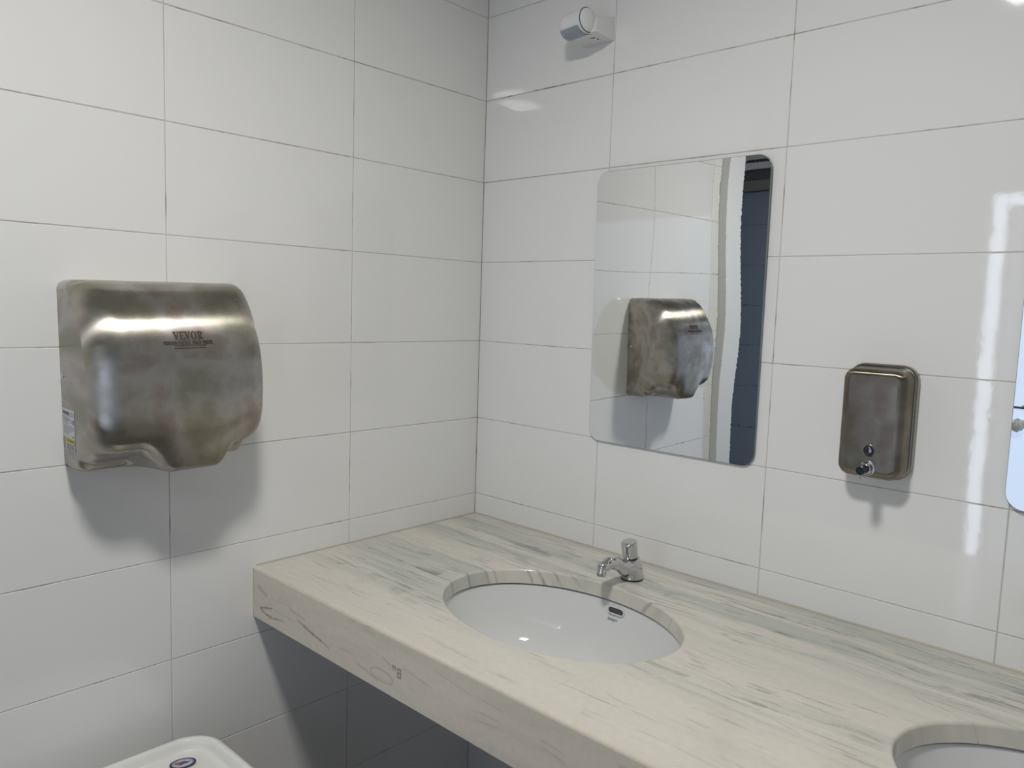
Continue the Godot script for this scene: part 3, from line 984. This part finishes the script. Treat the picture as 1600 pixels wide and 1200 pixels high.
func build_dispenser() -> void:
	var t := thing("soap_dispenser", "stained steel soap dispenser with chrome push valve, on the wall right of the left mirror", "soap dispenser", at(0.9925, 1.2205, 0))
	var b := MB.new()
	pillow(b, 0.113, 0.196, 0.027, [[0.0, 0.0], [0.010, 0.0], null, [0.010, 0.0], [0.0125, 0.0008], [0.014, 0.0028], null, [0.014, 0.0028], [0.0145, 0.008]], true, false, 10)
	obj("back_plate", b, M.steel_rim, t)
	b = MB.new()
	var rings := [[0.0145, 0.0050], [0.019, 0.0042], [0.020, 0.0042]]
	for q in 7:
		rings.append([0.020 + 0.024 * q / 6.0, 0.0042 + 0.0012 * q / 6.0])
	for q in range(1, 9):
		var ph := PI / 2 * q / 8
		rings.append([0.044 + 0.013 * sin(ph), 0.0054 + 0.013 * (1 - cos(ph))])
	# long profile run once as smooth rings, then a slightly domed face
	var rows := []
	var uv := []
	for q in rings:
		var loop := round_rect(0.113, 0.196, 0.026, q[0], q[1], 10)
		rows.append(loop)
		uv.append(loop.map(func(p): return Vector2(p.x + p.z, p.y)))
	b.grid(rows, true, true, uv)
	var last: Array = rows[-1]
	var face := []
	var fuv := []
	for q in 7:
		var k := 1.0 - q / 6.0
		var row := []
		for p in last:
			row.append(Vector3(p.x * k, p.y * k, p.z + 0.0016 * (1 - k * k)))
		face.append(row)
		fuv.append(row.map(func(p): return Vector2(p.x, p.y)))
	b.grid(face, true, true, fuv)
	obj("cover", b, M.tarnish_reflection_steel, t, Transform3D(Basis(), Vector3(0, -0.001, 0)))
	# lock
	b = MB.new()
	lathe(b, [Vector2(0.0112, 0.0), Vector2(0.0108, 0.0015), Vector2(0.0092, 0.002), Vector2(0.0080, 0.0008)], 32)
	var lock := obj("lock", b, M.steel_rim, t, at(0.0015, -0.046, 0.0575))
	b = MB.new()
	lathe(b, [Vector2(0.0088, 0.0006), Vector2(0.0086, 0.0022), Vector2(0.0066, 0.0026), Vector2(0.0064, 0.001)], 28)
	obj("lock_ring", b, M.black_rubber, lock)
	b = MB.new()
	lathe(b, [Vector2(0.0066, 0.001), Vector2(0.0062, 0.0022), Vector2(0.0045, 0.0028), Vector2(0.0, 0.0030)], 28)
	round_box(b, Vector3(0.0012, 0.005, 0.0012), 0.0003, Vector3(0, 0, 0.0028), 1)
	obj("lock_cylinder", b, M.dark_chrome, lock)
	# push valve
	b = MB.new()
	lathe(b, [Vector2(0.0125, 0.0), Vector2(0.0125, 0.0022), Vector2(0.0115, 0.0030), Vector2(0.0100, 0.0026), null, Vector2(0.0100, 0.0026), Vector2(0.0098, 0.008), Vector2(0.0092, 0.0125), Vector2(0.007, 0.0135)], 32)
	var valve := obj("push_valve", b, M.chrome, t, at(0.0015, -0.0755, 0.0572))
	b = MB.new()
	lathe(b, [Vector2(0.0066, 0.012), Vector2(0.0066, 0.0215)], 24)
	obj("valve_stem", b, M.black_rubber, valve)
	b = MB.new()
	lathe(b, [Vector2(0.0064, 0.0205), Vector2(0.0078, 0.0208), Vector2(0.0082, 0.0215), null, Vector2(0.0082, 0.0215), Vector2(0.0082, 0.0345), Vector2(0.0076, 0.0355), Vector2(0.0068, 0.0358), null, Vector2(0.0068, 0.0358), Vector2(0.0, 0.0358)], 32)
	obj("valve_button", b, M.dark_chrome, valve)
	b = MB.new()
	tube(b, [Vector3(0, -0.004, 0.030), Vector3(0, -0.0095, 0.0335), Vector3(0, -0.0135, 0.0350)], [0.0032, 0.0027, 0.0020], 14)
	obj("valve_spout", b, M.chrome, valve)

func build_sensor() -> void:
	var t := thing("motion_sensor", "small white motion sensor with grey lens high on the wall above the left mirror", "sensor", at(0.347, 1.9965, 0))
	var b := MB.new()
	# wedge-shaped foot: deep below, shallow above
	var q := [Vector3(-0.040, -0.0235, 0), Vector3(0.040, -0.0235, 0), Vector3(0.040, 0.0265, 0), Vector3(-0.040, 0.0265, 0)]
	var f := [Vector3(-0.034, -0.0195, 0.062), Vector3(0.037, -0.0195, 0.062), Vector3(0.037, 0.010, 0.056), Vector3(-0.034, 0.010, 0.056)]
	b.quad(f[0], f[1], f[2], f[3])
	for k in 4:
		var n := (k + 1) % 4
		b.quad(q[k], q[n], f[n], f[k])
	var foot := obj("mount", b, M.sensor_plastic, t)
	b = MB.new()
	for k in 5:
		round_box(b, Vector3(0.0021, 0.0030 - 0.0007 * (k % 2), 0.0006), 0.0001, Vector3(-0.006 + 0.0026 * k, 0, 0), 1)
	obj("mount_print", b, M.lettering_grey, foot, facing(Vector3(1, 0, 0), Vector3(0, -1, 0.065), Vector3(0.010, -0.0215, 0.036)))
	b = MB.new()
	lathe(b, [Vector2(0.0, 0.0), Vector2(0.0018, 0.0), Vector2(0.0018, 0.0008), Vector2(0.0, 0.0008)], 12, facing(Vector3(1, 0, 0), Vector3(0, -1, 0.065), Vector3(0.016, -0.0221, 0.026)))
	obj("mount_screw", b, M.black_rubber, foot)
	# drum-shaped head across the foot
	var head := facing(Vector3(0, 0, 1), Vector3(1, 0.02, 0.12), Vector3(-0.007, 0.004, 0.066))
	b = MB.new()
	lathe(b, [Vector2(0.0, -0.042), Vector2(0.010, -0.0415), Vector2(0.018, -0.039), Vector2(0.0235, -0.034), Vector2(0.0262, -0.028), Vector2(0.0266, -0.020), Vector2(0.0266, 0.026), Vector2(0.0262, 0.0272), null, Vector2(0.0262, 0.0272), Vector2(0.0245, 0.0272), Vector2(0.0245, 0.0262)], 48)
	obj("head", b, M.sensor_plastic, t, head)
	b = MB.new()
	lathe(b, [Vector2(0.0256, 0.0268), Vector2(0.0256, 0.0276), null, Vector2(0.0256, 0.0276), Vector2(0.0238, 0.0286)], 48)
	obj("gap_shade_ring", b, M.gap_shade, t, head)  # solid dark ring coloured as the shade between shell and cap
	b = MB.new()
	lathe(b, [Vector2(0.0250, 0.0262), Vector2(0.0243, 0.0276), Vector2(0.0236, 0.030), Vector2(0.018, 0.034), Vector2(0.009, 0.0365), Vector2(0.0, 0.037)], 48)
	obj("end_cap", b, M.sensor_plastic, t, head)
	# lens: a curved grey band along the lower front of the drum
	b = MB.new()
	var rows := []
	for i in 25:
		var a := deg_to_rad(lerpf(30.0, 118.0, i / 24.0))
		var row := []
		for j in 9:
			row.append(head * Vector3(cos(a) * 0.0276, sin(a) * 0.0276, lerpf(-0.032, 0.021, j / 8.0)))
		rows.append(row)
	b.grid(rows, false, false)
	obj("lens", b, M.lens, t)

func build_bin() -> void:
	var y := 0.58
	var w := 0.34       # along the left wall
	var d := 0.30
	var t := thing("waste_bin", "white plastic bin with a round-cornered lid standing below the hand dryer", "bin", at(0.06 + d / 2, 0, 0.762 + w / 2))
	var up := Transform3D(Basis(Vector3.RIGHT, -PI / 2), Vector3.ZERO)     # x stays x, local y becomes -z, local z up
	var b := MB.new()
	pillow(b, d - 0.02, w - 0.02, 0.05, [[0.002, 0.03], [0.006, 0.026], [0.02, 0.022], [0.50, 0.002], [0.545, 0.002]], true, true, 10, 0.02)
	obj("body", b, M.white_plastic, t, up)
	# lid: skirt, rounded rim, then a sunken panel
	b = MB.new()
	pillow(b, d, w, 0.062, [[0.535, 0.0], [y - 0.012, 0.0], [y - 0.006, 0.001], [y - 0.001, 0.0045], [y, 0.009], [y - 0.0005, 0.013], [y - 0.003, 0.0165], [y - 0.010, 0.0180], [y - 0.018, 0.0195], [y - 0.0195, 0.022]], false, true, 12, 0.018)
	var loop := round_rect(d, w, 0.062, y - 0.0195, 0.022, 12, 0.018)
	var rows := []
	for q in 9:
		var k := 1.0 - q / 8.0
		rows.append(loop.map(func(p): return Vector3(p.x * k, p.y * k, p.z + 0.008 * (1 - k * k))))
	b.grid(rows, true, true)
	var lid := obj("lid", b, M.white_plastic, t, up)
	b = MB.new()
	b.quad(Vector3(-0.5, -0.5, 0), Vector3(0.5, -0.5, 0), Vector3(0.5, 0.5, 0), Vector3(-0.5, 0.5, 0))
	b = MB.new()
	var k0 := b.v.size()
	b.v.append(Vector3.ZERO); b.n.append(Vector3(0, 0, 1)); b.t.append(Vector2(0.5, 0.5))
	for k in 48:
		var a := TAU * k / 48
		b.v.append(Vector3(cos(a) * 0.022, sin(a) * 0.0155, 0)); b.n.append(Vector3(0, 0, 1)); b.t.append(Vector2(0.5 + 0.5 * cos(a), 0.5 - 0.5 * sin(a)))
	for k in 48:
		b.tri(k0, k0 + 1 + k, k0 + 1 + (k + 1) % 48)
	var st := obj("sticker", b, M.sticker, lid, Transform3D(Basis(Vector3(0, 0, 1), 1.25) , Vector3(0.126 - 0.21, 0.932 - 0.837, y - 0.0120)))
	st.set_meta("label", "oval dark blue sticker with a red patch")

func _ready() -> void:
	var cam := Camera3D.new()
	cam.name = "camera"
	cam.fov = 52.781
	cam.near = 0.02
	cam.transform = Transform3D(Basis(Vector3.UP, deg_to_rad(42.8568)) * Basis(Vector3.RIGHT, deg_to_rad(-5.7958)) * Basis(Vector3(0, 0, 1), deg_to_rad(1.8548)), Vector3(1.425, 1.3976, 1.4073))
	cam.current = true
	add_child(cam)
	var env := Environment.new()
	env.background_mode = Environment.BG_COLOR
	env.background_color = c8(120, 135, 155)
	env.tonemap_mode = Environment.TONE_MAPPER_LINEAR
	env.tonemap_exposure = 1.22
	env.sdfgi_enabled = true; env.ssao_enabled = true; env.ssil_enabled = true
	var we := WorldEnvironment.new()
	we.name = "surroundings"
	we.environment = env
	add_child(we)
	make_materials()
	build_lamp(0.965, 1.135, 1.27, "square white ceiling lamp panel over the floor in front of the left basin")
	build_room()
	build_counter()
	var basin := build_basin()
	var second := basin.duplicate() as Node3D
	second.name = "wash_basin_001"
	second.position.x = HOLES[1]
	tag(second, "second oval white porcelain basin, cut by the lower right corner of the photo", "basin", "undermounted oval basins")
	add_child(second, true)
	build_dryer()
	build_mirror(0.3682, 0.7682, 1.1000, 1.6945, "frameless mirror with rounded corners between the dryer corner and the soap dispenser", 0.010, 0.0)
	build_mirror(1.1848, 1.5848, 1.1065, 1.7010, "frameless mirror right of the soap dispenser, cut off by the photo's right edge", 0.0, 0.0)
	build_dispenser()
	build_tap()
	build_sensor()
	build_bin()
